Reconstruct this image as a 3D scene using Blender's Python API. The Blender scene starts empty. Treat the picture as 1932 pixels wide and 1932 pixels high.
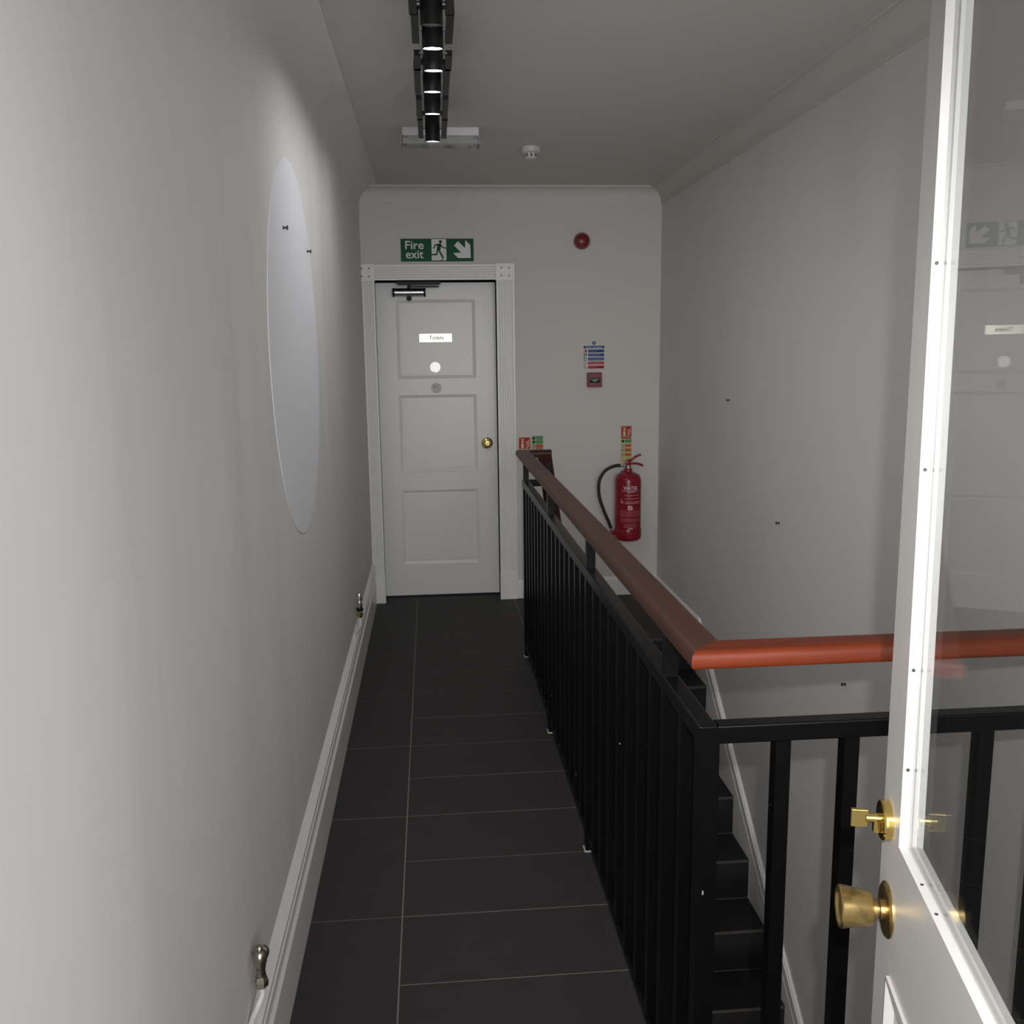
import bpy, bmesh, math, random
from mathutils import Vector, Matrix
random.seed(7)
S = bpy.context.scene
C = bpy.context.collection
PI = math.pi

# ------------------------------------------------------------------ camera
F_PX, YAW, PITCH, ROLL, CAM_H = 1771.46, 0.084218, -0.171149, -0.0125099, 1.6363
fw = Vector((math.sin(YAW)*math.cos(PITCH), math.cos(YAW)*math.cos(PITCH), math.sin(PITCH)))
rt = Vector((math.cos(YAW), -math.sin(YAW), 0)); up = rt.cross(fw)
rt2 = math.cos(ROLL)*rt + math.sin(ROLL)*up
up2 = -math.sin(ROLL)*rt + math.cos(ROLL)*up
cam = bpy.data.objects.new('camera', bpy.data.cameras.new('camera')); C.objects.link(cam)
M = Matrix((rt2, up2, -fw)).transposed().to_4x4(); M.translation = (0, 0, CAM_H)
cam.matrix_world = M
cam.data.sensor_width = 36; cam.data.sensor_fit = 'HORIZONTAL'
cam.data.lens = F_PX/1932*36; cam.data.clip_start = .02
S.camera = cam

# ------------------------------------------------------------------ light
S.view_settings.view_transform = 'Standard'; S.view_settings.look = 'None'
S.view_settings.gamma = 1; S.view_settings.use_curve_mapping = False
S.view_settings.exposure = 0.0
W = bpy.data.worlds.new('world'); S.world = W; W.use_nodes = True
W.node_tree.nodes['Background'].inputs[0].default_value = (.93, .96, 1, 1)
W.node_tree.nodes['Background'].inputs[1].default_value = 0.12

def lamp(name, kind, loc, target, power, color=(1, 1, 1), **kw):
    d = bpy.data.lights.new(name, kind); d.energy = power; d.color = color
    for k, v in kw.items(): setattr(d, k, v)
    o = bpy.data.objects.new(name, d); C.objects.link(o); o.location = loc
    o.rotation_euler = (Vector(target)-Vector(loc)).to_track_quat('-Z', 'Y').to_euler()
    return o
# daylight of the room behind the camera, coming in through the doorway and an added side opening
lamp('window_daylight', 'AREA', (.55, -1.4, 1.75), (.55, 3, 1.75), 128, (.98, .98, 1.0), shape='RECTANGLE', size=2.6, size_y=2.4)
# added fill shining up the stairwell, no source known down there
lamp('stairwell_fill', 'AREA', (1.0, 1.2, -2.2), (1.0, 3.6, 0.2), 6.5, (1, .97, .93), shape='RECTANGLE', size=.8, size_y=.8)
# the camera's own flash
lamp('flash', 'SPOT', (.045, .0, 1.71), (1.0, 2.0, .78), 112, (1, .985, .96), spot_size=math.radians(76), spot_blend=1.0, shadow_soft_size=.012)

# ------------------------------------------------------------------ materials
def mat(name, color, rough=.6, metal=0., noise=None, bump=None, coat=0., spec=.5):
    """noise = (scale xyz, amount, second colour); bump = (scale, strength)"""
    m = bpy.data.materials.new(name); m.use_nodes = True
    nt = m.node_tree; b = nt.nodes['Principled BSDF']
    b.inputs['Base Color'].default_value = (*color, 1)
    b.inputs['Roughness'].default_value = rough; b.inputs['Metallic'].default_value = metal
    b.inputs['Specular IOR Level'].default_value = spec
    if coat: b.inputs['Coat Weight'].default_value = coat; b.inputs['Coat Roughness'].default_value = .15
    if noise or bump:
        tc = nt.nodes.new('ShaderNodeTexCoord')
    if noise:
        sc, lo, hi, col2 = noise
        mp = nt.nodes.new('ShaderNodeMapping'); mp.inputs['Scale'].default_value = sc
        n = nt.nodes.new('ShaderNodeTexNoise'); n.inputs['Scale'].default_value = 1; n.inputs['Detail'].default_value = 5
        r = nt.nodes.new('ShaderNodeMapRange'); r.inputs[1].default_value = lo; r.inputs[2].default_value = hi
        x = nt.nodes.new('ShaderNodeMix'); x.data_type = 'RGBA'
        x.inputs[6].default_value = (*color, 1); x.inputs[7].default_value = (*col2, 1)
        nt.links.new(tc.outputs['Object'], mp.inputs[0]); nt.links.new(mp.outputs[0], n.inputs[0])
        nt.links.new(n.outputs[0], r.inputs[0]); nt.links.new(r.outputs[0], x.inputs[0])
        nt.links.new(x.outputs[2], b.inputs['Base Color'])
    if bump:
        n2 = nt.nodes.new('ShaderNodeTexNoise'); n2.inputs['Scale'].default_value = bump[0]; n2.inputs['Detail'].default_value = 4
        bp = nt.nodes.new('ShaderNodeBump'); bp.inputs['Strength'].default_value = bump[1]; bp.inputs['Distance'].default_value = .01
        nt.links.new(tc.outputs['Object'], n2.inputs[0]); nt.links.new(n2.outputs[0], bp.inputs['Height'])
        nt.links.new(bp.outputs[0], b.inputs['Normal'])
    return m
def emis(name, color, s):
    m = bpy.data.materials.new(name); m.use_nodes = True; b = m.node_tree.nodes['Principled BSDF']
    b.inputs['Base Color'].default_value = (.8, .8, .8, 1)
    b.inputs['Emission Color'].default_value = (*color, 1); b.inputs['Emission Strength'].default_value = s
    return m
wall_paint = mat('wall_paint', (.645, .625, .595), .75, bump=(3, .12), spec=.25)
left_paint = mat('left_wall_paint', (.72, .705, .69), .7, noise=((1.2, 5, .6), .5, .8, (.66, .645, .63)), bump=(2.2, .25), spec=.25)
right_paint = mat('right_wall_paint', (.70, .675, .655), .75, noise=((1.2, 1.6, .9), .5, .8, (.65, .62, .60)), bump=(2.5, .12), spec=.25)
ceil_paint = mat('ceiling_paint', (.585, .565, .532), .8, bump=(3, .06), spec=.2)
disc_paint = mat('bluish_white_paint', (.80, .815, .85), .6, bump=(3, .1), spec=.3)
gloss_white = mat('gloss_white', (.83, .825, .80), .32, bump=(40, .03))
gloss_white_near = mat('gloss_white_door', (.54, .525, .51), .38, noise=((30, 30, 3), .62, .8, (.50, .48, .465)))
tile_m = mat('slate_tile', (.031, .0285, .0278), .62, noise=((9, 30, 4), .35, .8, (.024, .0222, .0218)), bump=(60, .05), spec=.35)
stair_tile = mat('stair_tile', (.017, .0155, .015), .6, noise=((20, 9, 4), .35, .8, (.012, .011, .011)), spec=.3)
nosing_m = mat('nosing_strip', (.06, .056, .052), .5)
grout = mat('grout', (.20, .185, .165), .85)
black_m = mat('black_gloss_metal', (.0028, .0028, .0030), .30, noise=((55, 55, 22), .745, .75, (.32, .32, .33)), spec=.16)
black_plain = mat('black_metal', (.007, .007, .007), .45, spec=.3)
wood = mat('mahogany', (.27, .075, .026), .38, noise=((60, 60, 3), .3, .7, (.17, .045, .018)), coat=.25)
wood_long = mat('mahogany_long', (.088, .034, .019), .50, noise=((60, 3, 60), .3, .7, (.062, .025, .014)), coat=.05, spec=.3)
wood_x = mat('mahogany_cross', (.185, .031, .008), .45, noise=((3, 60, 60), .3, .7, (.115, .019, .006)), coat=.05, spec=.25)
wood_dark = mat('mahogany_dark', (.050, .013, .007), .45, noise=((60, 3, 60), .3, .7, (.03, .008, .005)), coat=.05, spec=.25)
brass = mat('brass', (.80, .60, .20), .17, 1.0)
brass_old = mat('worn_brass', (.56, .41, .17), .30, 1.0, noise=((60, 60, 60), .45, .72, (.26, .18, .08)))
brass_dark = mat('dark_brass', (.18, .12, .06), .3, 1.0)
chrome = mat('chrome', (.72, .72, .74), .18, 1.0)
nickel = mat('tarnished_nickel', (.45, .41, .36), .32, 1.0, noise=((120, 120, 120), .45, .7, (.22, .17, .12)))
pipe_white = mat('white_pipe', (.74, .73, .69), .45)
steel = mat('steel', (.55, .55, .57), .3, 1.0)
sat_plate = mat('polished_plate', (.95, .90, .75), .34, 1.0)
round_plate = mat('brushed_plate', (.95, .92, .86), .46, 1.0)
red_gloss = mat('red_gloss', (.25, .008, .020), .25)
red_dark = mat('red_plastic', (.19, .010, .016), .3)
red_print = mat('red_print', (.42, .02, .035), .5, spec=.12)
green_print = mat('green_print', (.006, .085, .032), .4, spec=.12)
green_light = mat('green_light_print', (.10, .28, .12), .5, spec=.12)
yellow_print = mat('photoluminescent_print', (.55, .50, .25), .5, spec=.12)
cream_print = mat('cream_print', (.62, .58, .38), .5, spec=.12)
orange_print = mat('orange_print', (.50, .12, .05), .5, spec=.12)
blue_print = mat('blue_print', (.022, .075, .24), .4, spec=.12)
white_print = mat('white_print', (.78, .78, .78), .45, spec=.12)
pale_print = mat('pale_red_print', (.62, .36, .36), .5, spec=.12)
grey_print = mat('grey_print', (.30, .30, .30), .5, spec=.12)
black_print = mat('black_print', (.02, .02, .02), .5, spec=.12)
rubber = mat('rubber', (.012, .012, .013), .5)
plastic_white = mat('white_plastic', (.58, .58, .56), .4)
lamp_white = mat('lamp_body_white', (.70, .66, .70), .45)
lens_off = mat('lens_off', (.32, .33, .30), .15)
led = emis('led_lens', (1, 1, 1), 190)
dark_hole = mat('dark_metal', (.03, .028, .025), .5)
silicone = mat('silicone', (.45, .44, .41), .6)
clear = bpy.data.materials.new('clear_plastic'); clear.use_nodes = True
cb = clear.node_tree.nodes['Principled BSDF']; cb.inputs['Base Color'].default_value = (.93, .94, .93, 1)
cb.inputs['Transmission Weight'].default_value = .75; cb.inputs['Roughness'].default_value = .12
glass = bpy.data.materials.new('window_glass'); glass.use_nodes = True
gt = glass.node_tree; gt.nodes.clear()
go = gt.nodes.new('ShaderNodeOutputMaterial'); gm = gt.nodes.new('ShaderNodeMixShader'); gf = gt.nodes.new('ShaderNodeFresnel')
g1 = gt.nodes.new('ShaderNodeBsdfTransparent'); g2 = gt.nodes.new('ShaderNodeBsdfGlossy')
g1.inputs[0].default_value = (.95, .96, .955, 1); g2.inputs['Roughness'].default_value = 0.0; gf.inputs[0].default_value = 1.47
gg = gt.nodes.new('ShaderNodeNewGeometry'); gr = gt.nodes.new('ShaderNodeMapRange')
gr.inputs[3].default_value = 1.47; gr.inputs[4].default_value = 1/1.47      # the same reflectance on both faces of the pane
gt.links.new(gg.outputs['Backfacing'], gr.inputs[0]); gt.links.new(gr.outputs[0], gf.inputs[0])
gt.links.new(gf.outputs[0], gm.inputs[0]); gt.links.new(g1.outputs[0], gm.inputs[1]); gt.links.new(g2.outputs[0], gm.inputs[2])
gt.links.new(gm.outputs[0], go.inputs[0])

# ------------------------------------------------------------------ helpers
class MB:
    def __init__(s): s.bm = bmesh.new()
    def _add(s, verts, faces, xf=None):
        vs = [s.bm.verts.new(xf @ Vector(v) if xf else v) for v in verts]
        for f in faces:
            try: s.bm.faces.new([vs[i] for i in f])
            except ValueError: pass
        return s
    def box(s, x0, x1, y0, y1, z0, z1, bev=0, xf=None):
        if bev:
            t = bmesh.new()
            vs = [t.verts.new(v) for v in [(x0,y0,z0),(x1,y0,z0),(x1,y1,z0),(x0,y1,z0),(x0,y0,z1),(x1,y0,z1),(x1,y1,z1),(x0,y1,z1)]]
            for f in [(0,3,2,1),(4,5,6,7),(0,1,5,4),(1,2,6,5),(2,3,7,6),(3,0,4,7)]: t.faces.new([vs[i] for i in f])
            bmesh.ops.bevel(t, geom=list(t.edges), offset=bev, segments=2, affect='EDGES', profile=.5)
            t.verts.index_update()
            s._add([v.co.copy() for v in t.verts], [[v.index for v in f.verts] for f in t.faces], xf); t.free()
            return s
        return s._add([(x0,y0,z0),(x1,y0,z0),(x1,y1,z0),(x0,y1,z0),(x0,y0,z1),(x1,y0,z1),(x1,y1,z1),(x0,y1,z1)],
                      [(0,3,2,1),(4,5,6,7),(0,1,5,4),(1,2,6,5),(2,3,7,6),(3,0,4,7)], xf)
    def prism(s, pts, axis, a, b, xf=None):
        """polygon pts extruded along an axis ('x': pts are (y,z); 'y': (x,z); 'z': (x,y))"""
        def P(p, t): return {'x': (t, p[0], p[1]), 'y': (p[0], t, p[1]), 'z': (p[0], p[1], t)}[axis]
        n = len(pts)
        return s._add([P(p, a) for p in pts]+[P(p, b) for p in pts],
                      [tuple(range(n))[::-1], tuple(range(n, 2*n))]+[(i, (i+1) % n, n+(i+1) % n, n+i) for i in range(n)], xf)
    def lathe(s, prof, n=32, xf=None):
        """profile of (radius, height) about local z"""
        V, Fc = [], []
        for r, h in prof:
            for k in range(n): V.append((r*math.cos(2*PI*k/n), r*math.sin(2*PI*k/n), h))
        for i in range(len(prof)-1):
            for k in range(n):
                Fc.append((i*n+k, i*n+(k+1) % n, (i+1)*n+(k+1) % n, (i+1)*n+k))
        Fc.append(tuple(range(n))[::-1]); Fc.append(tuple((len(prof)-1)*n+k for k in range(n)))
        return s._add(V, Fc, xf)
    def tube(s, path, r, n=12, xf=None):
        P = [Vector(p) for p in path]; V, Fc = [], []
        R = r if isinstance(r, (list, tuple)) else [r]*len(P)
        a = None
        for i, p in enumerate(P):
            d = (P[min(i+1, len(P)-1)]-P[max(i-1, 0)]).normalized()
            if a is None: a = d.orthogonal().normalized()
            a = (a-d*a.dot(d)).normalized(); b = d.cross(a)
            for k in range(n): V.append(p+(a*math.cos(2*PI*k/n)+b*math.sin(2*PI*k/n))*R[i])
        for i in range(len(P)-1):
            for k in range(n): Fc.append((i*n+k, i*n+(k+1) % n, (i+1)*n+(k+1) % n, (i+1)*n+k))
        Fc.append(tuple(range(n))[::-1]); Fc.append(tuple((len(P)-1)*n+k for k in range(n)))
        return s._add(V, Fc, xf)
    def build(s, name, m, parent=None, smooth=False):
        bmesh.ops.recalc_face_normals(s.bm, faces=s.bm.faces)
        me = bpy.data.meshes.new(name); s.bm.to_mesh(me); s.bm.free()
        o = bpy.data.objects.new(name, me); C.objects.link(o)
        me.materials.append(m)
        if smooth:
            for p in me.polygons: p.use_smooth = True
            me.set_sharp_from_angle(angle=math.radians(35))
        if parent: o.parent = parent
        return o
def tag(o, label=None, cat=None, group=None, kind=None):
    for k, v in (('label', label), ('category', cat), ('group', group), ('kind', kind)):
        if v: o[k] = v
    return o
def empty(name, loc=(0, 0, 0)):
    o = bpy.data.objects.new(name, None); C.objects.link(o); o.location = loc; o.empty_display_size = .05
    return o
def rot(axis, deg): return Matrix.Rotation(math.radians(deg), 4, axis)
def tr(x, y, z): return Matrix.Translation((x, y, z))
def spline(pts, n=8):
    P = [Vector(p) for p in pts]; P = [P[0]*2-P[1]]+P+[P[-1]*2-P[-2]]; out = []
    for i in range(1, len(P)-2):
        for k in range(n):
            t = k/n; a, b, c, d = P[i-1:i+3]
            out.append(.5*((2*b)+(c-a)*t+(2*a-5*b+4*c-d)*t*t+(3*b-a-3*c+d)*t**3))
    out.append(P[-2]); return out
def text_mesh(name, s, x0, x1, z0, z1, y, m, parent=None, wrap=None, thick=.0006, bold=0, origin=(0, 0, 0)):
    """lettering fitted into a rectangle of the XZ plane, read from -Y; wrap = (x centre, y centre, radius) lays it on a cylinder"""
    c = bpy.data.curves.new(name, 'FONT'); c.body = s; c.extrude = thick; c.resolution_u = 3; c.offset = bold
    t = bpy.data.objects.new(name, c); C.objects.link(t)
    me = bpy.data.meshes.new_from_object(t.evaluated_get(bpy.context.evaluated_depsgraph_get()))
    bpy.data.objects.remove(t)
    xs = [v.co.x for v in me.vertices]; ys = [v.co.y for v in me.vertices]
    for v in me.vertices:
        X = x0+(v.co.x-min(xs))/(max(xs)-min(xs))*(x1-x0); Z = z0+(v.co.y-min(ys))/(max(ys)-min(ys))*(z1-z0)
        Y = y-v.co.z
        if wrap:
            cx, cy, r = wrap; a = (X-cx)/r; rr = r+v.co.z+.0008
            X, Y = cx+rr*math.sin(a), cy-rr*math.cos(a)
        v.co = Vector((X, Y, Z))-Vector(origin)
    me.materials.clear(); me.materials.append(m)
    o = bpy.data.objects.new(name, me); C.objects.link(o)
    if parent: o.parent = parent
    return o
def stroke(mb, pts, w, y0, y1):
    """flat ribbon along a polyline of the XZ plane"""
    for (a, b) in zip(pts, pts[1:]):
        a, b = Vector(a), Vector(b); d = (b-a).normalized(); n = Vector((-d.y, d.x))*w/2; e = d*w*.15
        mb.prism([tuple(a-e+n), tuple(a-e-n), tuple(b+e-n), tuple(b+e+n)], 'y', y0, y1)
def circ(x, z, r, n=20, rz=None): return [(x+r*math.cos(2*PI*k/n), z+(rz or r)*math.sin(2*PI*k/n)) for k in range(n)]

# ------------------------------------------------------------------ setting
XL, XR, YF, ZC, YB = -.41, 1.487, 6.07, 2.63, .31
LOW = -2.8
o = MB().box(XL-.15, XL, YB-.14, YF+.3, -.25, ZC+.1).build('wall_left', left_paint)
tag(o, 'long plastered wall on the left, brightest near the camera', 'wall', kind='structure')
o = MB().box(XR, XR+.15, YB-.14, YF+.3, LOW, ZC+.1).build('wall_right', right_paint)
tag(o, 'plain off-white wall on the right above the stairs', 'wall', kind='structure')
DX0, DX1, DZ = -.337, .434, 2.068
b = MB(); b.box(XL-.02, DX0, YF, YF+.2, -.2, ZC+.1); b.box(DX1, XR+.02, YF, YF+.2, -.25, ZC+.1); b.box(DX0, DX1, YF, YF+.2, DZ, ZC+.1)
tag(b.build('wall_back', wall_paint), 'short end wall holding the panelled door and fire signs', 'wall', kind='structure')
b = MB(); b.box(XL-.02, -.40, YB-.14, YB, -.2, ZC+.1); b.box(-.40, .385, YB-.14, YB, 2.18, ZC+.1); b.box(.385, .52, YB-.14, YB, -.2, ZC+.1)
b.box(.52, 1.42, YB-.14, YB, -.2, .9); b.box(.52, 1.42, YB-.14, YB, 2.45, ZC+.1); b.box(1.42, XR+.02, YB-.14, YB, -.2, ZC+.1)  # unglazed side opening, added to let more light into the corridor
tag(b.build('wall_front', wall_paint), 'wall around the open glazed door, behind the viewer', 'wall', kind='structure')
o = MB().box(XL-.15, XR+.15, YB-.14, YF+.3, ZC, ZC+.1).build('ceiling', ceil_paint)
tag(o, 'flat pale grey painted ceiling', 'ceiling', kind='structure')

# floor: screed with grout, tiles laid on it one by one
YL = 5.075                      # edge of the upper landing
XE = .52                        # edge of the walkway
b = MB(); b.box(XL-.02, XE, YB-.14, YF+.2, -.2, -.0004); b.box(XE, XR+.02, YL+.011, YF+.02, -.2, -.0004); b.box(XE, XR+.02, YB-.14, 1.66, -.2, -.0004)
floor = tag(b.build('floor', grout), 'dark grey tiled floor with thin pale grout lines', 'floor', kind='structure')
XG, Y0, P = -.1238, 2.2298, .303
G = .0021
def tile(x0, x1, y0, y1):
    x0, x1, y0, y1 = x0+G, x1-G, y0+G, y1-G
    if x1-x0 < .01 or y1-y0 < .01: return
    dz = random.uniform(-.0003, .0003)
    MB().box(x0, x1, y0, y1, -.006, dz+.0005).build('floor_tile', tile_m, floor)
k = -7
while Y0+k*P < YF+.14:
    ya, yb = max(YB-.14, Y0+k*P), min(YF if True else 0, Y0+(k+1)*P)
    if yb > ya:
        tile(XG, XE, ya, yb)
        if ya >= YL-.29:
            tile(XE, 1.12, max(ya, YL), yb); tile(1.12, XR, max(ya, YL), yb)
        elif yb <= 1.66: tile(XE, 1.12, ya, yb); tile(1.12, XR, ya, yb)
    if k % 2:
        tile(XL, XG, max(YB-.14, Y0+k*P), min(YF, Y0+(k+2)*P))
    k += 1
tile(DX0, DX1, YF, YF+.18)

# walls of the stairwell below the walkway
b = MB().box(.40, XE, YB, YF, LOW, -.2)
tag(b.build('wall_stairwell_left', wall_paint), 'lower stairwell wall under the walkway, hidden by railings', 'wall', kind='structure')
b = MB().box(XE, XR, YB-.14, .5, LOW, -.2)
tag(b.build('wall_stairwell_front', wall_paint), 'lower stairwell wall under the near landing', 'wall', kind='structure')
b = MB().box(.40, XR, YB, YF, LOW-.1, LOW)
tag(b.build('floor_lower', stair_tile), 'lower hall floor at the foot of the stairs', 'floor', kind='structure')

# cornices (concave cove)
def cove():
    p = [(0, .0), (0, .097), (.006, .097), (.008, .09)]
    for i in range(1, 9):
        a = PI-PI/2*i/8; p.append((.088+.080*math.cos(a), .090-.080*math.sin(a)))
    return p+[(.092, .010), (.092, .004), (.097, .0)]
cv = cove()
R_ = .115
lc = [(0, 0), (0, R_)]+[(R_-R_*math.cos(PI/2*i/14), R_-R_*math.sin(PI/2*i/14)) for i in range(1, 14)]+[(R_, .004), (R_+.006, .004), (R_+.006, 0)]
o = MB().prism([(XL+a, ZC-z) for a, z in lc], 'y', YB, YF).build('trim_1', left_paint, None, True); tag(o, 'cove cornice along the top of the left wall', 'cornice', kind='structure')
o = MB().prism([(XR-a, ZC-z) for a, z in cv], 'y', YB, YF).build('trim_2', ceil_paint); tag(o, 'cove cornice along the top of the right wall', 'cornice', kind='structure')
o = MB().prism([(YF-a, ZC-z) for a, z in cv], 'x', XL, XR).build('trim_3', wall_paint); tag(o, 'cove cornice across the end wall above the exit sign', 'cornice', kind='structure')

# skirtings
prof = [(0, 0), (.021, 0), (.021, .155), (.014, .166), (.012, .185), (.0155, .190), (.0155, .200), (.012, .204), (.012, .236), (.0195, .239), (.0205, .246), (0, .272)]
o = MB().prism([(XL+a, z) for a, z in prof], 'y', YB, YF-.03).build('baseboard_left', gloss_white); tag(o, 'tall moulded white skirting board along the left wall', 'skirting board', kind='structure')
prof = [(0, 0), (.016, 0), (.016, .105), (.010, .118), (0, .125)]
o = MB().prism([(YF-a, z) for a, z in prof], 'x', .545, XR).build('baseboard_back', gloss_white); tag(o, 'low white skirting board on the end wall under the extinguisher', 'skirting board', kind='structure')
o = MB().prism([(XR-a, z) for a, z in prof], 'y', 5.03, YF).build('baseboard_right', gloss_white); tag(o, 'short white skirting board on the right wall of the landing', 'skirting board', kind='structure')
def zs(y): return -.035+.792*(y-4.83)
y1, y0 = 5.03, 1.75
b = MB(); b.prism([(y1, zs(y1)-.012), (y1, zs(y1)-.36), (y0, zs(y0)-.36), (y0, zs(y0)-.012)], 'x', XR-.018, XR)
b.prism([(y1, zs(y1)), (y1, zs(y1)-.012), (y0, zs(y0)-.012), (y0, zs(y0))], 'x', XR-.013, XR)
b.prism([(y1, zs(y1)-.075), (y1, zs(y1)-.083), (y0, zs(y0)-.083), (y0, zs(y0)-.075)], 'x', XR-.0195, XR-.017)
tag(b.build('trim_4', gloss_white), 'sloping white skirting board following the stairs on the right wall', 'skirting board', kind='structure')

# staircase
RISE, GO = .2, .2526
st = tag(empty('staircase', (1.0, YL, 0)), 'dark tiled staircase descending behind the railing toward the viewer', 'stairs')
b = MB()
pts = [(YL+.0105, -.02)]
for k in range(1, 13):
    yn, z = YL-GO*k, -RISE*k
    pts += [(yn+GO+.0105, z-.0125), (yn+.0105, z-.0125)]
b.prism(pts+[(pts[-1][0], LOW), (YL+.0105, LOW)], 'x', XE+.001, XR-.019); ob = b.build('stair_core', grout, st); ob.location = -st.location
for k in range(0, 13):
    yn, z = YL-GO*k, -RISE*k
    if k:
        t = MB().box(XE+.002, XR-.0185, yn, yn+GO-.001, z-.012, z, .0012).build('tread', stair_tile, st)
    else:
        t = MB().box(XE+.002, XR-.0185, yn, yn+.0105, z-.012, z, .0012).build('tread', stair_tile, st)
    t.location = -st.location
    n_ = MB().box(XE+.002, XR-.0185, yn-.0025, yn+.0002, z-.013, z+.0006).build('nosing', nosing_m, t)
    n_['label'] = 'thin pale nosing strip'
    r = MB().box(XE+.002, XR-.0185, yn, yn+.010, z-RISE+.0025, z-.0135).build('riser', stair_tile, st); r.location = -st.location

# ------------------------------------------------------------------ balustrade
bal = tag(empty('balustrade', (.487, 1.59, 0)), 'black metal balustrade with mahogany handrail around the stairwell', 'railing')
def put(mb, name, m, smooth=False, lab=None):
    o = mb.build(name, m, bal, smooth); o.location = -bal.location
    if lab: o['label'] = lab
    return o
XB, YR = .485, 1.588            # centre lines of the two runs
H = .0175
YE = 4.90
# walkway run
put(MB().box(XB-H, XB+H, YR-H, YE, .925, .960, .003), 'top_rail', black_m)
put(MB().box(XB-.012, XB+.012, YR, YE, .045, .070, .003), 'bottom_rail', black_m)
posts = [4.852, 3.828, 2.848, 1.850]
fo = None
def post(x, y, z0=0, z1=.93, s=.016):
    p = put(MB().box(x-s, x+s, y-s, y+s, z0, z1), 'post', black_m)
    return p
for y in posts:
    post(XB, y)
    put(MB().box(XB-.014, XB+.014, y-.014, y+.014, .955, 1.062), 'handrail_bracket', black_m)
    put(MB().box(XB-.02, XB+.02, y-.02, y+.02, 0, .005, .001), 'foot', silicone)
y_all = [1.588]+posts[::-1]
def balusters(pairs, fn, s=.0135):
    for a, bb, n in pairs:
        for i in range(1, n): fn(a+(bb-a)*i/n, s)
def bl_y(y, s): put(MB().box(XB-s, XB+s, y-s, y+s, .06, .93), 'baluster', black_m)
balusters([(1.85, 2.848, 8), (2.848, 3.828, 8), (3.828, 4.852, 8), (1.588, 1.85, 2)], bl_y)
post(XB+.002, YR, 0, .958, .0185)
# front run
XF = 1.487
put(MB().box(XB+H, XF, YR-H, YR+H, .925, .960, .003), 'top_rail', black_m)
put(MB().box(XB, XF, YR-.012, YR+.012, .045, .070, .003), 'bottom_rail', black_m)
for i in range(1, 8):
    x = .4965+.1303*i
    put(MB().box(x-.0142, x+.0142, YR-.0142, YR+.0142, .06, .93), 'baluster', black_m)
for x in (1.25,):
    put(MB().box(x-.014, x+.014, YR-.002, YR+.026, .955, 1.062), 'handrail_bracket', black_m)
# stair run, down behind the walkway run
XS, SL = .6075, RISE/GO
def zst(y): return .93+SL*(y-YE)
YS0 = 2.0
def sloped(x0, x1, ya, yb, dz0, dz1): return MB().prism([(ya, zst(ya)+dz0), (yb, zst(yb)+dz0), (yb, zst(yb)+dz1), (ya, zst(ya)+dz1)], 'x', x0, x1)
put(sloped(XS-H, XS+H, YS0, YE, -.005, .030), 'top_rail', black_m)
put(sloped(XS-.012, XS+.012, YS0, YE-.1, -.74, -.715), 'bottom_rail', black_m)
put(MB().box(XB, XS+H, YE-.03, YE, .925, .960, .003), 'top_rail', black_m)
for i in range(0, 23):
    y = YE-.02-.1263*i
    s = .016 if i % 8 == 0 else .012
    nm = 'post' if i % 8 == 0 else 'baluster'
    put(MB().prism([(y-s, zst(y-s)-(.9 if i % 8 == 0 else .73)), (y+s, zst(y+s)-(.9 if i % 8 == 0 else .73)), (y+s, zst(y+s)), (y-s, zst(y-s))], 'x', XS-s, XS+s), nm, black_m)
    if i % 8 == 0: put(MB().box(XS-.012, XS+.012, y-.012, y+.012, zst(y), zst(y)+.13), 'handrail_bracket', black_m)
# handrail: rounded section swept with mitred corners, one piece per run
def section(w, h, r, n=5):
    p = []
    for cx, cz, a0 in ((w-r, h-r, 0), (-w+r, h-r, 90), (-w+r, -h+r*.7, 180), (w-r, -h+r*.7, 270)):
        rr = r if a0 < 180 else r*.7
        for i in range(n+1):
            a = math.radians(a0+90*i/n); p.append((cx+(rr if a0 < 180 else r)*math.cos(a), cz+rr*math.sin(a)))
    return p
sec = section(.0375, .0185, .015)
def rail_piece(a, bb, na, nb, m, name='handrail', lab=None):
    a, bb = Vector(a), Vector(bb); d = (bb-a).normalized(); h = Vector((d.x, d.y, 0)).normalized(); s = h.cross(Vector((0, 0, 1)))
    V = []
    for P0, N in ((a, na), (bb, nb)):
        N = Vector(N).normalized()
        for u, v in sec:
            q = P0+s*u+Vector((0, 0, 1))*v; V.append(q+d*((P0-q).dot(N)/d.dot(N)))
    n = len(sec)
    mb = MB()._add(V, [tuple(range(n)), tuple(range(n, 2*n))[::-1]]+[(i, n+i, n+(i+1) % n, (i+1) % n) for i in range(n)])
    return put(mb, name, m, True, lab)
ZH, XW, YW, YT = 1.0785, .4925, 1.6225, 5.065
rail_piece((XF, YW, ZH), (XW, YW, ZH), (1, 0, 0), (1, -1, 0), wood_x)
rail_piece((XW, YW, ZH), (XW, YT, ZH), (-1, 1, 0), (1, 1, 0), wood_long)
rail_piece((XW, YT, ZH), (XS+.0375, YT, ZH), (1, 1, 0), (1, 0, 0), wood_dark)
rail_piece((XS, YT-.012, ZH), (XS, YS0, ZH-SL*(YT-.012-YS0)), (0, 1, 0), (0, 1, 0), wood_dark)

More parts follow.
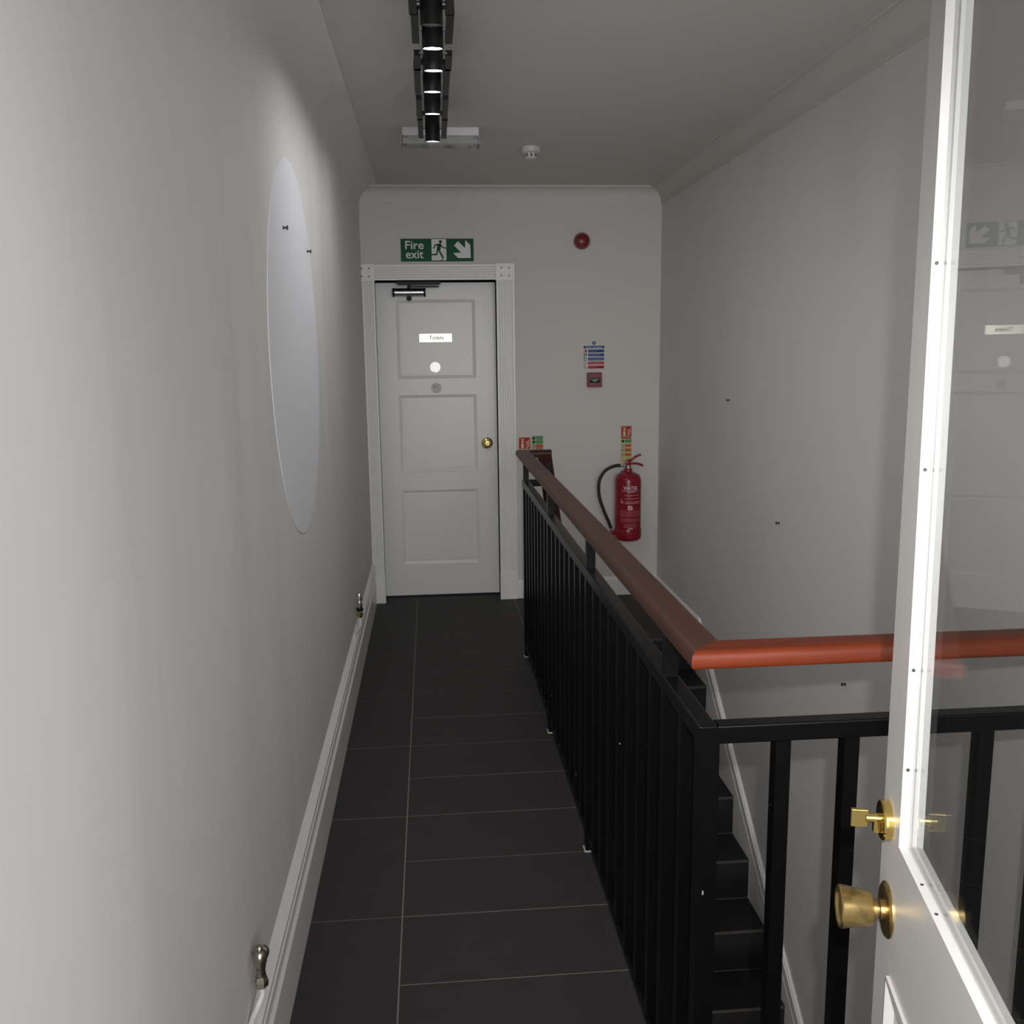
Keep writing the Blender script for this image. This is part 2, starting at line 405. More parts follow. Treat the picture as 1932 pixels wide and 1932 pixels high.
# ------------------------------------------------------------------ far door and its frame
d1 = tag(empty('door_1', (.05, 6.19, 0)), 'closed white three-panel door at the end of the corridor', 'door', kind='structure')
def pd(mb, name, m, par=d1, smooth=False):
    o = mb.build(name, m, par, smooth)
    if par is d1: o.location = -d1.location
    return o
LX0, LX1 = DX0+.002, DX1-.0035
rows = [(.222, .725), (.845, 1.352), (1.458, 1.959)]
PX0, PX1 = -.208, .299
b = MB(); ya, yb = 6.19, 6.23
b.box(LX0, PX0, ya, yb, .012, 2.0655); b.box(PX1, LX1, ya, yb, .012, 2.0655)
zz = [.012]+[v for r in rows for v in r]+[2.0655]
for i in range(0, 8, 2): b.box(PX0, PX1, ya, yb, zz[i], zz[i+1])
pd(b, 'door_leaf', gloss_white)
for z0, z1 in rows:
    pan = pd(MB().box(PX0+.03, PX1-.03, ya+.006, yb, z0+.03, z1-.03), 'panel', gloss_white)
    mo = MB()
    w, r_, t_ = .030, .011, .004
    def ring(x0, x1, q0, q1, y): return [(x0, y, q0), (x1, y, q0), (x1, y, q1), (x0, y, q1)]
    R4 = [ring(PX0, PX1, z0, z1, ya), ring(PX0+.001, PX1-.001, z0+.001, z1-.001, ya+.006), ring(PX0+.021, PX1-.021, z0+.021, z1-.021, ya+.016), ring(PX0+w-.001, PX1-w+.001, z0+w-.001, z1-w+.001, ya+.016), ring(PX0+w, PX1-w, z0+w, z1-w, ya+.006), ring(PX0+w, PX1-w, z0+w, z1-w, yb)]
    V = [v for R in R4 for v in R]; Fc = []
    for i in range(len(R4)-1):
        for k in range(4): Fc.append((i*4+k, i*4+(k+1) % 4, (i+1)*4+(k+1) % 4, (i+1)*4+k))
    mo._add(V, Fc); pd(mo, 'panel_moulding', gloss_white)
# lining and architrave
b = MB(); b.box(DX0-.012, DX0, YF, YF+.19, 0, DZ+.012); b.box(DX1, DX1+.012, YF, YF+.19, 0, DZ+.012); b.box(DX0, DX1, YF, YF+.19, DZ, DZ+.012)
b.box(DX0, DX0+.014, 6.231, 6.262, 0, DZ); b.box(DX1-.014, DX1, 6.231, 6.262, 0, DZ); b.box(DX0, DX1, 6.231, 6.262, DZ-.014, DZ)
pd(b, 'lining', gloss_white)
def reeds(x0, x1, n):
    """moulded board section: raised fillets at the edges and reeds between, as (across, out)"""
    w = x1-x0; p = [(x0, 0), (x0, .022), (x0+.012, .022), (x0+.015, .014)]
    for i in range(n):
        c = x0+.018+(w-.036)*(i+.5)/n; q = (w-.036)/n/2
        p += [(c-q*.9, .013), (c-q*.4, .0195), (c+q*.4, .0195), (c+q*.9, .013)]
    return p+[(x1-.015, .014), (x1-.012, .022), (x1, .022), (x1, 0)]
def jamb(x0, x1, n):
    b = MB().prism([(x, YF-o_) for x, o_ in reeds(x0, x1, n)], 'z', .185, 2.066); pd(b, 'architrave', gloss_white)
    pd(MB().box(x0-.002, x1+.002, YF-.030, YF, 0, .185, .002), 'plinth_block', gloss_white)
    zt = 2.172; s_ = .022
    cx = (x0+x1)/2 if x1-x0 > .1 else x1-.055
    c = MB().box(x0-.004, x1+.004, YF-.026, YF, 2.066, zt, .002)
    cb_ = pd(c, 'corner_block', gloss_white)
    e = MB(); q0, q1 = 2.092, 2.147; xa, xb = max(x0, cx-.0275), cx+.0275
    for bx in ((xa, xb, q0, q0+.007), (xa, xb, q1-.007, q1), (xa, xa+.007, q0, q1), (xb-.007, xb, q0, q1)): e.box(bx[0], bx[1], YF-.032, YF-.025, bx[2], bx[3])
    e.build('block_square', gloss_white, cb_)
jamb(XL+.001, DX0+.006, 3); jamb(DX1-.004, .543, 5)
b = MB().prism([(YF-o_, z) for z, o_ in reeds(DZ+.004, 2.166, 4)], 'x', DX0+.01, DX1-.008); pd(b, 'architrave', gloss_white)
# knob
b = MB().lathe([(.0, 0), (.037, 0), (.037, .004), (.031, .008), (.014, .010), (.012, .030), (.022, .036), (.029, .046), (.030, .054), (.026, .062), (.014, .067), (.006, .066)], 28, tr(.363, 6.19, 1.03) @ rot('X', 90))
o = pd(b, 'door_knob', brass, smooth=True); o['label'] = 'round brass door knob'

# closer on the far door
cl = tag(empty('door_closer', (-.12, 6.19, 2.003)), 'dark metal tubular closer at the top of the far door', 'door closer')
def pc(mb, name, m, smooth=False, par=cl, lab=None):
    o = mb.build(name, m, par, smooth)
    if par is cl: o.location = -cl.location
    if lab: o['label'] = lab
    return o
cy = 6.19-.034
pc(MB().lathe([(.026, -.092), (.026, .092)], 24, tr(-.12, cy, 2.003) @ rot('Y', 90)), 'cylinder', steel, True, lab='shiny grey cylinder')
for s in (-1, 1):
    pc(MB().lathe([(.020, 0), (.028, .002), (.028, .012), (.022, .014)], 24, tr(-.12+s*.091, cy, 2.003) @ rot('Y', 90*s)), 'end_cap', black_plain, True)
pc(MB().box(-.135, -.105, cy-.005, 6.19, 1.99, 2.016), 'mounting_foot', black_plain)
pc(MB().lathe([(.0, 0), (.016, 0), (.016, .012), (.006, .014)], 16, tr(-.12, cy+.008, 1.966) @ rot('X', 90)), 'adjusting_knob', black_plain, True)
pc(MB().lathe([(.009, 0), (.009, .030)], 14, tr(-.12, cy, 2.024)), 'spindle', black_plain, True)
pc(MB().box(-.19, .075, YF-.004, YF+.016, 2.044, 2.058, .002), 'arm', black_plain)
pc(MB().box(-.125, .07, cy-.010, cy+.006, 2.034, 2.042, .001, tr(0, 0, 0)), 'arm', black_plain)
pc(MB().box(-.20, .085, YF+.014, YF+.030, 2.054, 2.066), 'fixing_plate', black_plain)

# plates on the far door
tp = tag(empty('toilets_plate', (.041, 6.19, 1.7175)), 'shiny metal Toilets plate on the top panel of the far door', 'sign')
yp = 6.19+.006
o = MB().box(-.065, .147, yp-.003, yp, 1.690, 1.745, .001).build('plate', sat_plate, tp); o.location = -tp.location
o = text_mesh('lettering', 'Toilets', .0, .093, 1.706, 1.732, yp-.0032, black_print, tp, bold=.018, origin=tp.location)
rp = tag(empty('round_door_disc', (.034, 6.1955, 1.53)), 'round bright metal disc below the Toilets plate', 'sign')
MB().lathe([(.0, 0), (.034, 0), (.034, .004), (0, .004)], 40, rot('X', 90)).build('disc', round_plate, rp)
rp.rotation_euler = (math.radians(-1.32), 0, math.radians(.1))
b = MB().box(-.010, -.006, -.0056, -.004, -.032, -.026); b.build('mark', black_print, rp)
wp = tag(empty('wc_disc', (.038, 6.19, 1.397)), 'small round WC disc on the rail between the two upper door panels', 'sign')
MB().lathe([(.0, 0), (.034, 0), (.034, .002), (.032, .003), (0, .003)], 28, rot('X', 90)).build('disc', mat('pale_disc', (.70, .66, .60), .4), wp, True)
text_mesh('lettering', 'WC', -.020, .022, -.006, .020, -.0035, grey_print, wp)

# ------------------------------------------------------------------ end wall signs
X0, X1, Z0, Z1 = -.161, .2915, 2.186, 2.323
fs = tag(empty('fire_exit_sign', ((X0+X1)/2, YF, (Z0+Z1)/2)), 'green and white Fire exit sign with running man above the far door', 'sign')
def fe(mb, name, m):
    o = mb.build(name, m, fs); o.location = -fs.location; return o
def U(px): return X0+(px-130)/1670*(X1-X0)
def V_(py): return Z1-(py-130)/520*(Z1-Z0)
yS = YF-.006
fe(MB().box(X0, X1, yS, YF, Z0, Z1, .001), 'board', green_print)
fe(MB().box(U(832), U(1172), yS-.0008, yS+.001, V_(630), V_(142)), 'white_field', white_print)
b = MB(); a_ = yS-.0016; c_ = yS-.0006
b.prism([(U(x), V_(y)) for x, y in circ(1040, 203, 38)], 'y', a_, c_)
def us(pts): return [(U(x), V_(y)) for x, y in pts]
px = (X1-X0)/1670
stroke(b, us([(882, 345), (925, 268), (1040, 262)]), 28*px, a_, c_)
stroke(b, us([(1030, 268), (1095, 335), (1172, 345)]), 26*px, a_, c_)
b.prism(us([(965, 250), (1062, 255), (1030, 400), (950, 395)]), 'y', a_, c_)
stroke(b, us([(968, 385), (950, 492), (822, 495)]), 34*px, a_, c_)
stroke(b, us([(1000, 390), (1095, 575)]), 40*px, a_, c_)
stroke(b, us([(1050, 625), (1090, 600)]), 22*px, a_, c_)
fe(b, 'running_man', green_print)
b = MB(); b.prism(us([(1440, 190), (1605, 350), (1610, 165), (1725, 280), (1730, 575), (1440, 575), (1325, 460), (1510, 450), (1350, 290)]), 'y', a_, c_)
fe(b, 'arrow', white_print)
text_mesh('lettering', 'Fire', U(232), U(655), V_(370), V_(180), yS-.0006, white_print, fs, bold=.012, origin=fs.location)
text_mesh('lettering', 'exit', U(240), U(645), V_(582), V_(398), yS-.0006, white_print, fs, bold=.012, origin=fs.location)

sd = tag(empty('alarm_sounder', (.974, YF, 2.305)), 'round dark red fire alarm sounder high on the end wall', 'alarm')
MB().lathe([(.0, 0), (.050, 0), (.051, .02), (.050, .030), (.046, .038)], 32, rot('X', 90)).build('base', red_dark, sd, True)
MB().lathe([(.044, .037), (.044, .044), (.039, .054), (.026, .061), (.010, .064)], 32, rot('X', 90)).build('dome', red_dark, sd, True)

ca = tag(empty('call_point', (1.055, YF, 1.438)), 'square red break-glass fire call point under the blue notice', 'alarm')
MB().box(-.0465, .0465, -.040, 0, -.046, .046, .004).build('housing', red_dark, ca)
MB().box(-.034, .034, -.0415, -.0395, -.018, .014).build('window', black_print, ca)
b = MB()
for x in (-.03, -.018, -.006, .006, .018): b.box(x, x+.009, -.0425, -.041, .001, .008)
b.prism([(-.022, -.001), (.020, -.001), (.006, -.011), (-.008, -.011)], 'y', -.0425, -.041)
b.build('print', mat('grey_green_print', (.22, .28, .25), .5), ca)

fn = tag(empty('fire_action_notice', (1.055, YF, 1.59)), 'blue and red Fire action notice on the end wall', 'sign')
def nx(p): return .9865+(p-185)/695*.137-fn.location.x
def nz(p): return 1.684-(p-180)/975*.176-fn.location.z
MB().box(nx(178), nx(884), -.0015, 0, nz(1160), nz(335)).build('board', mat('notice_white', (.62, .61, .60), .4), fn)
b = MB().prism(circ(nx(535), nz(245), .0115), 'y', -.0015, 0); b.build('badge', blue_print, fn)
MB().box(nx(525), nx(548), -.0024, -.0014, nz(270), nz(215)).build('exclamation_mark', white_print, fn)
MB().box(nx(190), nx(876), -.0024, -.001, nz(432), nz(345)).build('header', blue_print, fn)
text_mesh('lettering', 'Fire action', nx(275), nx(800), nz(425), nz(360), -.0026, white_print, fn)
for i, (a, bb) in enumerate([(475, 577), (615, 717), (755, 858), (898, 1002), (1042, 1145)]):
    MB().box(nx(337), nx(868), -.0024, -.001, nz(bb), nz(a)).build('bar', blue_print if i < 3 else red_print, fn)
    t = MB()
    for j in range(2 if i in (1, 2, 3) else 1):
        z = nz(a+(38 if i in (1, 2, 3) else 50)+j*32); t.box(nx(360), nx((640, 740, 840, 840, 660)[i]), -.0030, -.0022, z-.0010, z+.0012)
    t.build('text_line', mat('bar_text_%d' % i, (.25, .32, .48) if i < 3 else (.60, .30, .30), .5), fn)
    if i < 3: 
        ic = MB().box(nx(197), nx(294), -.0024, -.001, nz(bb), nz(a)).build('icon', (red_print, green_print, green_print)[i], fn)
        t = MB(); t.box(nx(212), nx(232), -.0030, -.002, nz(bb-10), nz(a+25)) if i == 0 else t.prism(circ(nx(248), nz((a+bb)/2), .006 if i == 2 else .004), 'y', -.003, -.002)
        if i == 1: t.box(nx(222), nx(285), -.0030, -.0022, nz(bb-20), nz(bb-40))
        t.build('icon_mark', white_print, ic)
    else:
        t = MB(); cx_, cz_ = nx(243), nz((a+bb)/2); P_ = circ(cx_, cz_, .010, 20); Q_ = circ(cx_, cz_, .0078, 20)
        for k in range(20): t.prism([P_[k], P_[(k+1) % 20], Q_[(k+1) % 20], Q_[k]], 'y', -.0024, -.001)
        stroke(t, [(cx_-.006, cz_+.006), (cx_+.006, cz_-.006)], .0022, -.0024, -.001)
        t.build('icon', red_print, fn)

def pictogram(par, x0, x1, z0, z1, y):
    """red field with an extinguisher and flames"""
    w, h = x1-x0, z1-z0
    f = MB().box(x0, x1, y-.0008, y+.0004, z0, z1).build('red_field', red_print, par)
    t = MB(); cx_ = x0+w*.30
    t.box(cx_-w*.13, cx_+w*.13, y-.0016, y-.0006, z0+h*.06, z0+h*.52); t.box(cx_-w*.13, cx_+w*.13, y-.0016, y-.0006, z0+h*.58, z0+h*.70)
    t.box(cx_-w*.05, cx_+w*.05, y-.0016, y-.0006, z0+h*.68, z0+h*.80); stroke(t, [(cx_-w*.14, z0+h*.88), (cx_+w*.16, z0+h*.80)], h*.07, y-.0016, y-.0006)
    t.build('extinguisher_symbol', cream_print, f)
    t = MB()
    for k in range(4): stroke(t, [(x0+w*.58, z0+h*(.12+.17*k)), (x0+w*.72, z0+h*(.10+.17*k)), (x0+w*.92, z0+h*(.30+.17*k))], h*.07, y-.0016, y-.0006)
    t.build('flame_symbol', cream_print, f)
def rows_(par, x0, x1, zs_, y, cols):
    for (a, bb), c in zip(zs_, cols):
        MB().box(x0+(x1-x0)*.36, x1, y-.0008, y+.0004, bb, a).build('text_bar', c, par)
        t = MB().prism(circ(x0+(x1-x0)*.16, (a+bb)/2, min((a-bb)/2, (x1-x0)*.15), 12), 'y', y-.0008, y+.0004); t.build('icon', grey_print if c is not green_light else green_print, par)
s1 = tag(empty('extinguisher_id_sign', (.645, YF, 1.02)), 'small red and green extinguisher sign half hidden behind the handrail end', 'sign')
MB().box(-.086, -.003, -.0015, 0, -.10, .058).build('board', cream_print, s1); 
pictogram(s1, -.081, -.008, -.022, .052, -.0015)
MB().box(-.081, -.008, -.0023, -.001, -.06, -.028).build('strip', red_dark, s1)
MB().box(.0, .078, -.0015, 0, -.10, .064).build('board', mat('faded_print', (.36, .40, .25), .5), s1)
rows_(s1, .004, .074, [(.058, .036), (.032, .012), (.006, -.016), (-.02, -.044), (-.05, -.08)], -.0015, [green_light, green_light, orange_print, orange_print, orange_print])
s2 = tag(empty('extinguisher_id_sign', (1.271, YF, 1.02)), 'tall narrow red and yellow sign on the wall above the extinguisher', 'sign')
MB().box(-.037, .037, -.0015, 0, -.125, .118).build('board', yellow_print, s2)
pictogram(s2, -.033, .033, .046, .112, -.0015)
MB().box(-.033, .033, -.0023, -.001, .032, .041).build('strip', red_print, s2)
rows_(s2, -.033, .033, [(.026, .006), (-.006, -.022), (-.034, -.052), (-.064, -.082)], -.0015, [green_light, orange_print, orange_print, orange_print])
MB().box(-.028, .030, -.0023, -.001, .042, .0435).build('text_line', cream_print, s2)

# ------------------------------------------------------------------ fire extinguisher hung on the end wall
EX, EY, ER = 1.265, 5.972, .085
fx = tag(empty('fire_extinguisher', (EX, EY, .396)), 'red water fire extinguisher with black hose hung on the end wall', 'fire extinguisher')
def pf(mb, name, m, smooth=True, lab=None):
    o = mb.build(name, m, fx, smooth); o.location = -fx.location
    if lab: o['label'] = lab
    return o
T = tr(EX, EY, 0)
pf(MB().lathe([(.078, .42), (ER, .47), (ER, .790), (ER-.003, .806), (.072, .826), (.050, .838), (.030, .845), (.027, .850), (.027, .862), (.022, .868)], 40, T), 'body', red_gloss)
pf(MB().lathe([(.062, .396), (.078, .400), (.087, .412), (.089, .425), (.089, .468), (.087, .476)], 40, T), 'base_skirt', red_gloss)
pf(MB().lathe([(.018, .866), (.018, .886), (.014, .892)], 20, T), 'valve', nickel)
pf(MB().box(EX-.017, EX+.013, EY-.013, EY+.013, .886, .918, .003), 'head', red_gloss)
pf(MB().tube(spline([(EX-.004, EY, .912), (EX+.022, EY, .922), (EX+.052, EY, .944), (EX+.083, EY, .956)], 5), [.010]*4+[.008]*6+[.007]*6, 10), 'lever', red_gloss)
pf(MB().tube(spline([(EX, EY, .896), (EX+.035, EY, .899), (EX+.07, EY, .896), (EX+.098, EY, .882)], 5), .007, 10), 'carrying_handle', red_gloss)
pf(MB().tube([(EX-.015, EY-.002, .888), (EX-.058, EY-.002, .888)], .0085, 12), 'hose_coupling', chrome)
pf(MB().tube(spline([(EX-.052, EY-.002, .889), (EX-.095, EY-.004, .884), (EX-.150, EY-.008, .858), (EX-.187, EY-.012, .805), (EX-.196, EY-.014, .742), (EX-.187, EY-.014, .670), (EX-.155, EY-.012, .580), (EX-.128, EY-.01, .520), (EX-.113, EY-.008, .478)], 8), .0105, 12), 'hose', rubber)
pf(MB().tube([(EX-.116, EY-.008, .482), (EX-.109, EY-.008, .458)], .009, 12), 'hose_coupling', chrome)
pf(MB().tube([(EX-.115, EY-.008, .452), (EX-.095, EY-.006, .444), (EX-.075, EY-.004, .446)], [.013, .016, .016], 12), 'hose_clip', red_gloss)
pf(MB().box(EX-.03, EX+.03, EY+.07, YF, .80, .84), 'wall_bracket', red_dark, False)
wr = (EX, EY, ER)
text_mesh('lettering', 'WATER', EX-.047, EX+.047, .737, .761, 0, white_print, fx, wrap=wr, origin=fx.location)
def wrapped_bars(name, lines, m):
    b = MB()
    for xa, xb, za, zb in lines:
        n = 10
        for i in range(n):
            a0, a1 = (xa+(xb-xa)*i/n)/ER, (xa+(xb-xa)*(i+1)/n)/ER; r0, r1 = ER-.001, ER+.0009
            V = [(EX+r*math.sin(a), EY-r*math.cos(a), z) for z in (za, zb) for (r, a) in ((r0, a0), (r1, a0), (r1, a1), (r0, a1))]
            b._add(V, [(0,1,2,3),(4,5,6,7),(0,1,5,4),(1,2,6,5),(2,3,7,6),(3,0,4,7)])
    return pf(b, name, m, False)
wrapped_bars('label_print', [(-.058, .056, .728, .732), (-.02, .028, .721, .725), (-.042, .066, .700, .7025), (-.042, .066, .679, .6815), (-.042, .072, .657, .660), (-.035, .062, .648, .651)], pale_print)
fine = [(-.07, .074, z, z+.0022) for z in (.598, .591, .584, .577, .570, .563)]+[(-.066, .062, z, z+.0022) for z in (.548, .541, .534, .527)]+[(-.045, .045, z, z+.0022) for z in (.512, .505, .498, .491)]+[(-.07, .07, .474, .476)]
wrapped_bars('label_print', fine, mat('fine_print', (.45, .14, .16), .5))
wrapped_bars('pictogram', [(-.017, .014, .606, .611), (-.017, -.010, .606, .634), (-.010, .004, .622, .634), (.004, .014, .606, .620), (.006, .012, .624, .631), (-.004, .004, .613, .618)], mat('label_white', (.66, .52, .52), .5))
wrapped_bars('pictogram', [(-.062, -.05, .650, .664), (-.064, -.060, .664, .682)], pale_print)
wrapped_bars('maker_mark', [(-.018, .020, .482, .4845), (-.013, .015, .4845, .4875), (-.013, .015, .4795, .482)], pale_print)

# ------------------------------------------------------------------ ceiling fixtures
def twin_spot(label, cans):
    """cans = list of (y, bar y0, bar y1, lit, dx)"""
    yc = sum(c[0] for c in cans)/len(cans)
    root = tag(empty('twin_spotlight', (.032, yc, ZC)), label, 'spotlight', group='black twin spotlights along the ceiling')
    def ps(mb, name, m, smooth=False, par=None):
        o = mb.build(name, m, par or root, smooth)
        if not par: o.location = -root.location
        return o
    ps(MB().box(.032-.012, .032+.012, cans[0][1]-.01, cans[-1][2]+.01, ZC-.018, ZC), 'ceiling_track', black_plain)
    for (y, a, bb, lit, dx) in cans:
        cx_ = .032+dx
        xf = tr(cx_, y, 2.53) @ rot('X', 9)
        can = ps(MB().lathe([(.012, .076), (.026, .072), (.030, .066), (.030, -.048), (.0305, -.050), (.027, -.050), (.0265, -.040), (.0, -.040)], 28, xf), 'can', black_plain, True)
        ln = MB().lathe([(.0, -.0405), (.0265, -.0405), (.0265, -.046), (.024, -.0485), (0, -.0485)], 28, xf).build('lens', led if lit else lens_off, can, True)
        for s in (-1, 1):
            ps(MB().box(cx_+s*.048-.0105, cx_+s*.048+.0105, a, bb, 2.521, 2.539), 'side_bar', black_plain)
            ps(MB().tube([(cx_+s*.028, y, 2.53), (cx_+s*.042, y, 2.53)], .004, 10), 'pivot_pin', chrome, True)
        ps(MB().tube([(cx_, y, 2.60), (cx_, y, ZC-.01)], .010, 12), 'stem', black_plain, True)
    for s in (-1, 1):
        ps(MB().box(.032+min(s*.01, s*.058), .032+max(s*.01, s*.058), (cans[0][2]+cans[-1][1])/2-.012, (cans[0][2]+cans[-1][1])/2+.012, 2.539, 2.551), 'cross_bar', black_plain)
        ps(MB().box(.032+min(s*.008, s*.02), .032+max(s*.008, s*.02), (cans[0][2]+cans[-1][1])/2-.012, (cans[0][2]+cans[-1][1])/2+.012, 2.545, ZC-.01), 'cross_bar_leg', black_plain)
    return root
twin_spot('nearest twin spotlight, its first lamp dead, at the top edge of the photo', [(2.655, 2.44, 2.712, False, -.004), (2.850, 2.705, 2.950, True, 0)])
twin_spot('middle one of the three black twin spotlights on the ceiling', [(3.065, 3.085-.02, 3.22, True, .003), (3.305, 3.20, 3.500, True, 0)])
twin_spot('farthest twin spotlight, hanging in front of the white emergency light', [(3.600, 3.575, 3.88, True, .002), (4.055, 3.86, 4.20, True, .004)])

el = tag(empty('emergency_light', (.075, 4.53, ZC)), 'long white emergency light with clear cover on the ceiling', 'light fitting')
MB().box(-.172, .174, -.055, .055, -.036, 0, .003).build('base', lamp_white, el)
MB().box(-.170, .172, -.052, .052, -.072, -.036, .004).build('clear_cover', clear, el)
MB().box(-.15, .15, -.02, .02, -.050, -.036).build('reflector', plastic_white, el)
for s in (-1, 1): MB().box(s*.176-.004, s*.176+.004, -.053, .053, -.074, -.034).build('end_cap', grey_print, el)

sm = tag(empty('smoke_detector', (.53, 4.90, ZC)), 'small white smoke detector on the ceiling near the end wall', 'smoke detector')
MB().lathe([(.050, 0), (.050, -.012), (.046, -.024), (.040, -.028)], 28).build('base', plastic_white, sm, True)
b = MB().lathe([(.030, -.028), (.030, -.050), (.026, -.055), (0, -.056)], 24); b.build('chamber', plastic_white, sm, True)
b = MB()
for k in range(8):
    a = 2*PI*k/8; b.box(.0285, .0308, -.0035, .0035, -.046, -.032, 0, rot('Z', math.degrees(a)))
b.build('vent_slots', dark_hole, sm)

# ------------------------------------------------------------------ left wall: painted disc, screws, valves
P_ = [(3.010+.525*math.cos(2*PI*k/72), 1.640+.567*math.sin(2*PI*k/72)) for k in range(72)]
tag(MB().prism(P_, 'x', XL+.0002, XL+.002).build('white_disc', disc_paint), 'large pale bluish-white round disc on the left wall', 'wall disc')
def hook(x, y, z, nx_, label):
    """little clip: plug, shank and a cross bar"""
    h = tag(empty('wall_screw', (x, y, z)), label, 'screw')
    MB().lathe([(.0, 0), (.0055, 0), (.0055, .002), (.003, .003), (.003, .010), (.0065, .011), (.0065, .014), (.0, .015)], 12, rot('Y', 90*nx_)).build('shank', dark_hole, h, True)
hook(XL+.002, 2.829, 1.988, 1, 'small dark screw in the white disc, the nearer of two')
hook(XL+.002, 3.361, 1.976, 1, 'small dark screw in the white disc, farther from the viewer')
hook(XR, 4.612, 1.374, -1, 'small dark screw on the right wall, the highest of three')
hook(XR, 3.881, .883, -1, 'small dark screw on the right wall above the handrail')
hook(XR, 3.170, .412, -1, 'small dark screw on the right wall below the front handrail')

v = tag(empty('radiator_valve', (-.385, 1.805, .36)), 'tarnished metal radiator valve on the left wall nearest the viewer', 'valve')
T = tr(0, 0, 0)
MB().lathe([(.0105, -.006), (.0095, .010), (.0115, .022), (.0140, .030), (.0150, .040), (.0120, .050), (.0075, .054), (.0065, .062), (.005, .064)], 24).build('body', nickel, v, True)
MB().lathe([(.0100, -.030), (.0140, -.026), (.0150, -.014), (.0120, -.004)], 6).build('nut', nickel, v)
MB().lathe([(.008, .0), (.013, .004), (.0175, .010), (.0175, .018), (.010, .020)], 24, tr(-.002, .006, .036) @ rot('X', -90)).build('union', nickel, v, True)
MB().tube(spline([(0, 0, -.028), (0, .002, -.048), (-.008, -.004, -.068), (-.016, -.030, -.080), (-.018, -.050, -.086), (-.018, -.062, -.098), (-.018, -.066, -.13)], 6), .0062, 12).build('pipe', pipe_white, v, True)
v['note'] = ''; del v['note']
v2 = tag(empty('radiator_valve', (-.385, 4.630, .36)), 'chrome and brass valve with yellow nut by the far skirting', 'valve')
b = MB(); b.lathe([(.014, .042), (.015, .048), (.015, .078), (.013, .082)], 10); b.build('cap', chrome, v2, True)
MB().lathe([(.012, .006), (.014, .014), (.014, .034), (.012, .042)], 20).build('body', chrome, v2, True)
MB().lathe([(.014, -.012), (.0175, -.008), (.0175, .002), (.014, .006)], 20).build('collar', black_plain, v2, True)
MB().lathe([(.010, -.046), (.0125, -.042), (.0145, -.034), (.0145, -.018), (.012, -.012)], 8).build('nut', brass, v2)
MB().tube(spline([(0, 0, -.044), (.0, .004, -.064), (-.002, .0, -.088), (-.012, -.06, -.095), (-.019, -.14, -.092), (-.019, -.18, -.102), (-.019, -.19, -.14)], 6), .0065, 12).build('pipe', pipe_white, v2, True)

# ------------------------------------------------------------------ open glazed door on the right
A = math.radians(13.68)
d2 = empty('door_2', (.535-.687*math.sin(A), .98-.687*math.cos(A), 0))
# local x runs from the hinges to the free edge, local y points out of the face seen, to the left
d2.rotation_euler = (0, 0, PI/2-A)
tag(d2, 'open white glazed door at the right, its glass reflecting the far sign', 'door', kind='structure')
WD, TH, HD = .7645, .027, 2.14
GX0, GX1, GZ0, GZ1 = .11, .687, 1.053, 2.04
LXa, LXb, LZa, LZb = .11, .694, .20, .880
TX, TW = .022, 1.2             # the closing stile narrows upward, its bead widens
b = MB()
b.prism([(GX1, GZ0), (WD, GZ0), (WD, HD), (GX1+TX, HD), (GX1+TX, GZ1)], 'y', -TH, 0)
b.box(0, GX0, -TH, 0, .008, HD); b.box(LXb, WD, -TH, 0, .008, LZb)
b.prism([(GX0, GZ1), (GX1+TX, GZ1), (GX1+TX, HD), (GX0, HD)], 'y', -TH, 0); b.box(GX0, WD, -TH, 0, LZb, GZ0)
b.box(GX0, LXb, -TH, 0, .008, LZa)
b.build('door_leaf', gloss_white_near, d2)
def frame_rings(x0, x1, z0, z1, prof, tx=0, tw=1):
    R_ = [[(x0+a, y, z0+a), (x1-a, y, z0+a), (x1+tx-a*tw, y, z1-a), (x0+a, y, z1-a)] for a, y in prof]
    V = [v_ for R in R_ for v_ in R]; Fc = []
    for i in range(len(R_)-1):
        for k in range(4): Fc.append((i*4+k, i*4+(k+1) % 4, (i+1)*4+(k+1) % 4, (i+1)*4+k))
    return V, Fc
bead = [(0, 0), (.0003, .0004), (.0007, .0002), (.0012, -.0088), (.0022, -.0096)]
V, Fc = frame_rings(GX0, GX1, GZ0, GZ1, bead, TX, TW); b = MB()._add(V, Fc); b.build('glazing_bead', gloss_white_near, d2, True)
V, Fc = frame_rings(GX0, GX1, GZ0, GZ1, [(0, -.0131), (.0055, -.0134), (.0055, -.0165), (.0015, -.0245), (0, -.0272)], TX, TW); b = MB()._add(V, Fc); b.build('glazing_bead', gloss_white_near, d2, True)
MB().prism([(GX0+.004, GZ0+.004), (GX1-.004, GZ0+.004), (GX1+TX-.004, GZ1-.004), (GX0+.004, GZ1-.004)], 'y', -.0132, -.0096).build('glass_pane', glass, d2)
pm = [(0, 0), (0, .004), (.004, .005), (.007, .002), (.009, -.006), (.022, -.011), (.024, -.012)]
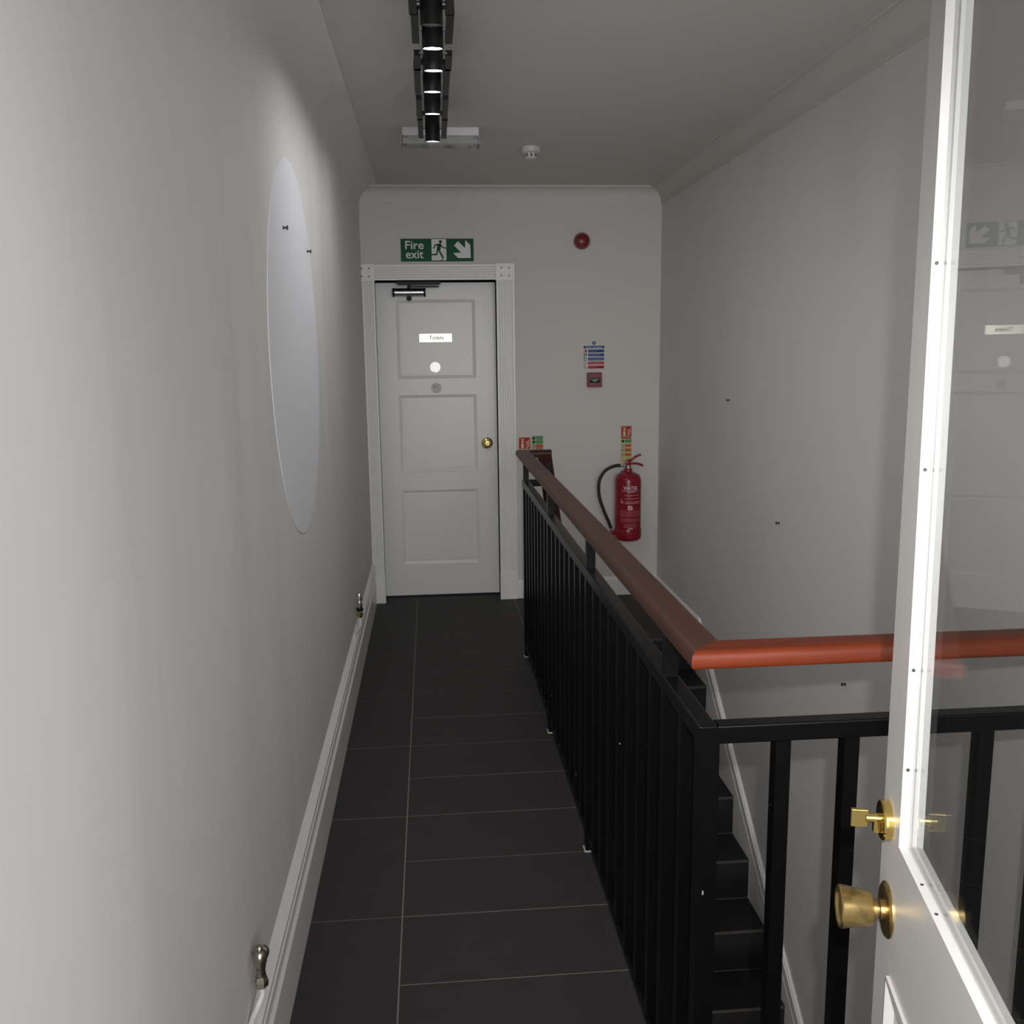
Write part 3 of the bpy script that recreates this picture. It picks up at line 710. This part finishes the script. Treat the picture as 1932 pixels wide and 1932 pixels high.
V, Fc = frame_rings(LXa, LXb, LZa, LZb, pm); b = MB()._add(V, Fc); b.build('panel_moulding', gloss_white_near, d2, True)
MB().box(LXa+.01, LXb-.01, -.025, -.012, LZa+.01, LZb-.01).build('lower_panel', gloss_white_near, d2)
for z in (1.722, 1.50, 1.27, 1.15):
    MB().lathe([(.0, 0), (.0022, 0), (.0022, .0004), (0, .0005)], 10, tr(GX1+TX*(z-GZ0)/(GZ1-GZ0)-.0011, -.0050, z) @ rot('Y', -90)).build('nail_hole', dark_hole, d2)
for s in (.08, .135, .30):
    MB().lathe([(.0, 0), (.002, 0), (.002, .0004), (0, .0005)], 10, tr(GX1-s, -.005, GZ0+.0010)).build('nail_hole', dark_hole, d2)
# knob and thumb-turn (local y = out of the face)
YO = rot('X', -90)
def add_l(par, name, prof, x, z, m, n=36):
    return MB().lathe(prof, n, tr(x, 0, z) @ YO).build(name, m, par, True)
kx, kz = .687+.033, .952
k_ = add_l(d2, 'door_knob', [(.0, .018), (.0195, .019), (.0205, .021), (.0255, .052), (.0262, .056), (.0245, .058), (.0225, .0575), (.020, .0545), (0, .053)], kx, kz, brass_old); k_['label'] = 'worn brass tapered door knob'
add_l(k_, 'knob_rose', [(.0, 0), (.0335, 0), (.0335, .0018), (.031, .0042), (.028, .0048), (0, .005)], kx, kz, brass_old)
add_l(k_, 'knob_stem', [(.012, .004), (.012, .010), (.0100, .011), (.0100, .0125), (.0125, .0135), (.0125, .0195)], kx, kz, brass_old)
lx, lz = .687+.049, 1.062
r_ = add_l(d2, 'lock_rose', [(.0, 0), (.0245, 0), (.0245, .0085), (.023, .0105), (.021, .011), (0, .011)], lx, lz, brass); r_['label'] = 'round brass lock rose'
add_l(r_, 'lock_stem', [(.0058, .010), (.0058, .028)], lx, lz+.002, brass, 24)
MB().box(lx-.0045, lx+.0045, .011, .019, lz-.016, lz, .001).build('lock_cam', brass, r_)
MB().box(lx-.0030, lx+.0030, .0255, .0455, lz-.010, lz+.0125, .0008).build('thumb_turn', brass, r_)
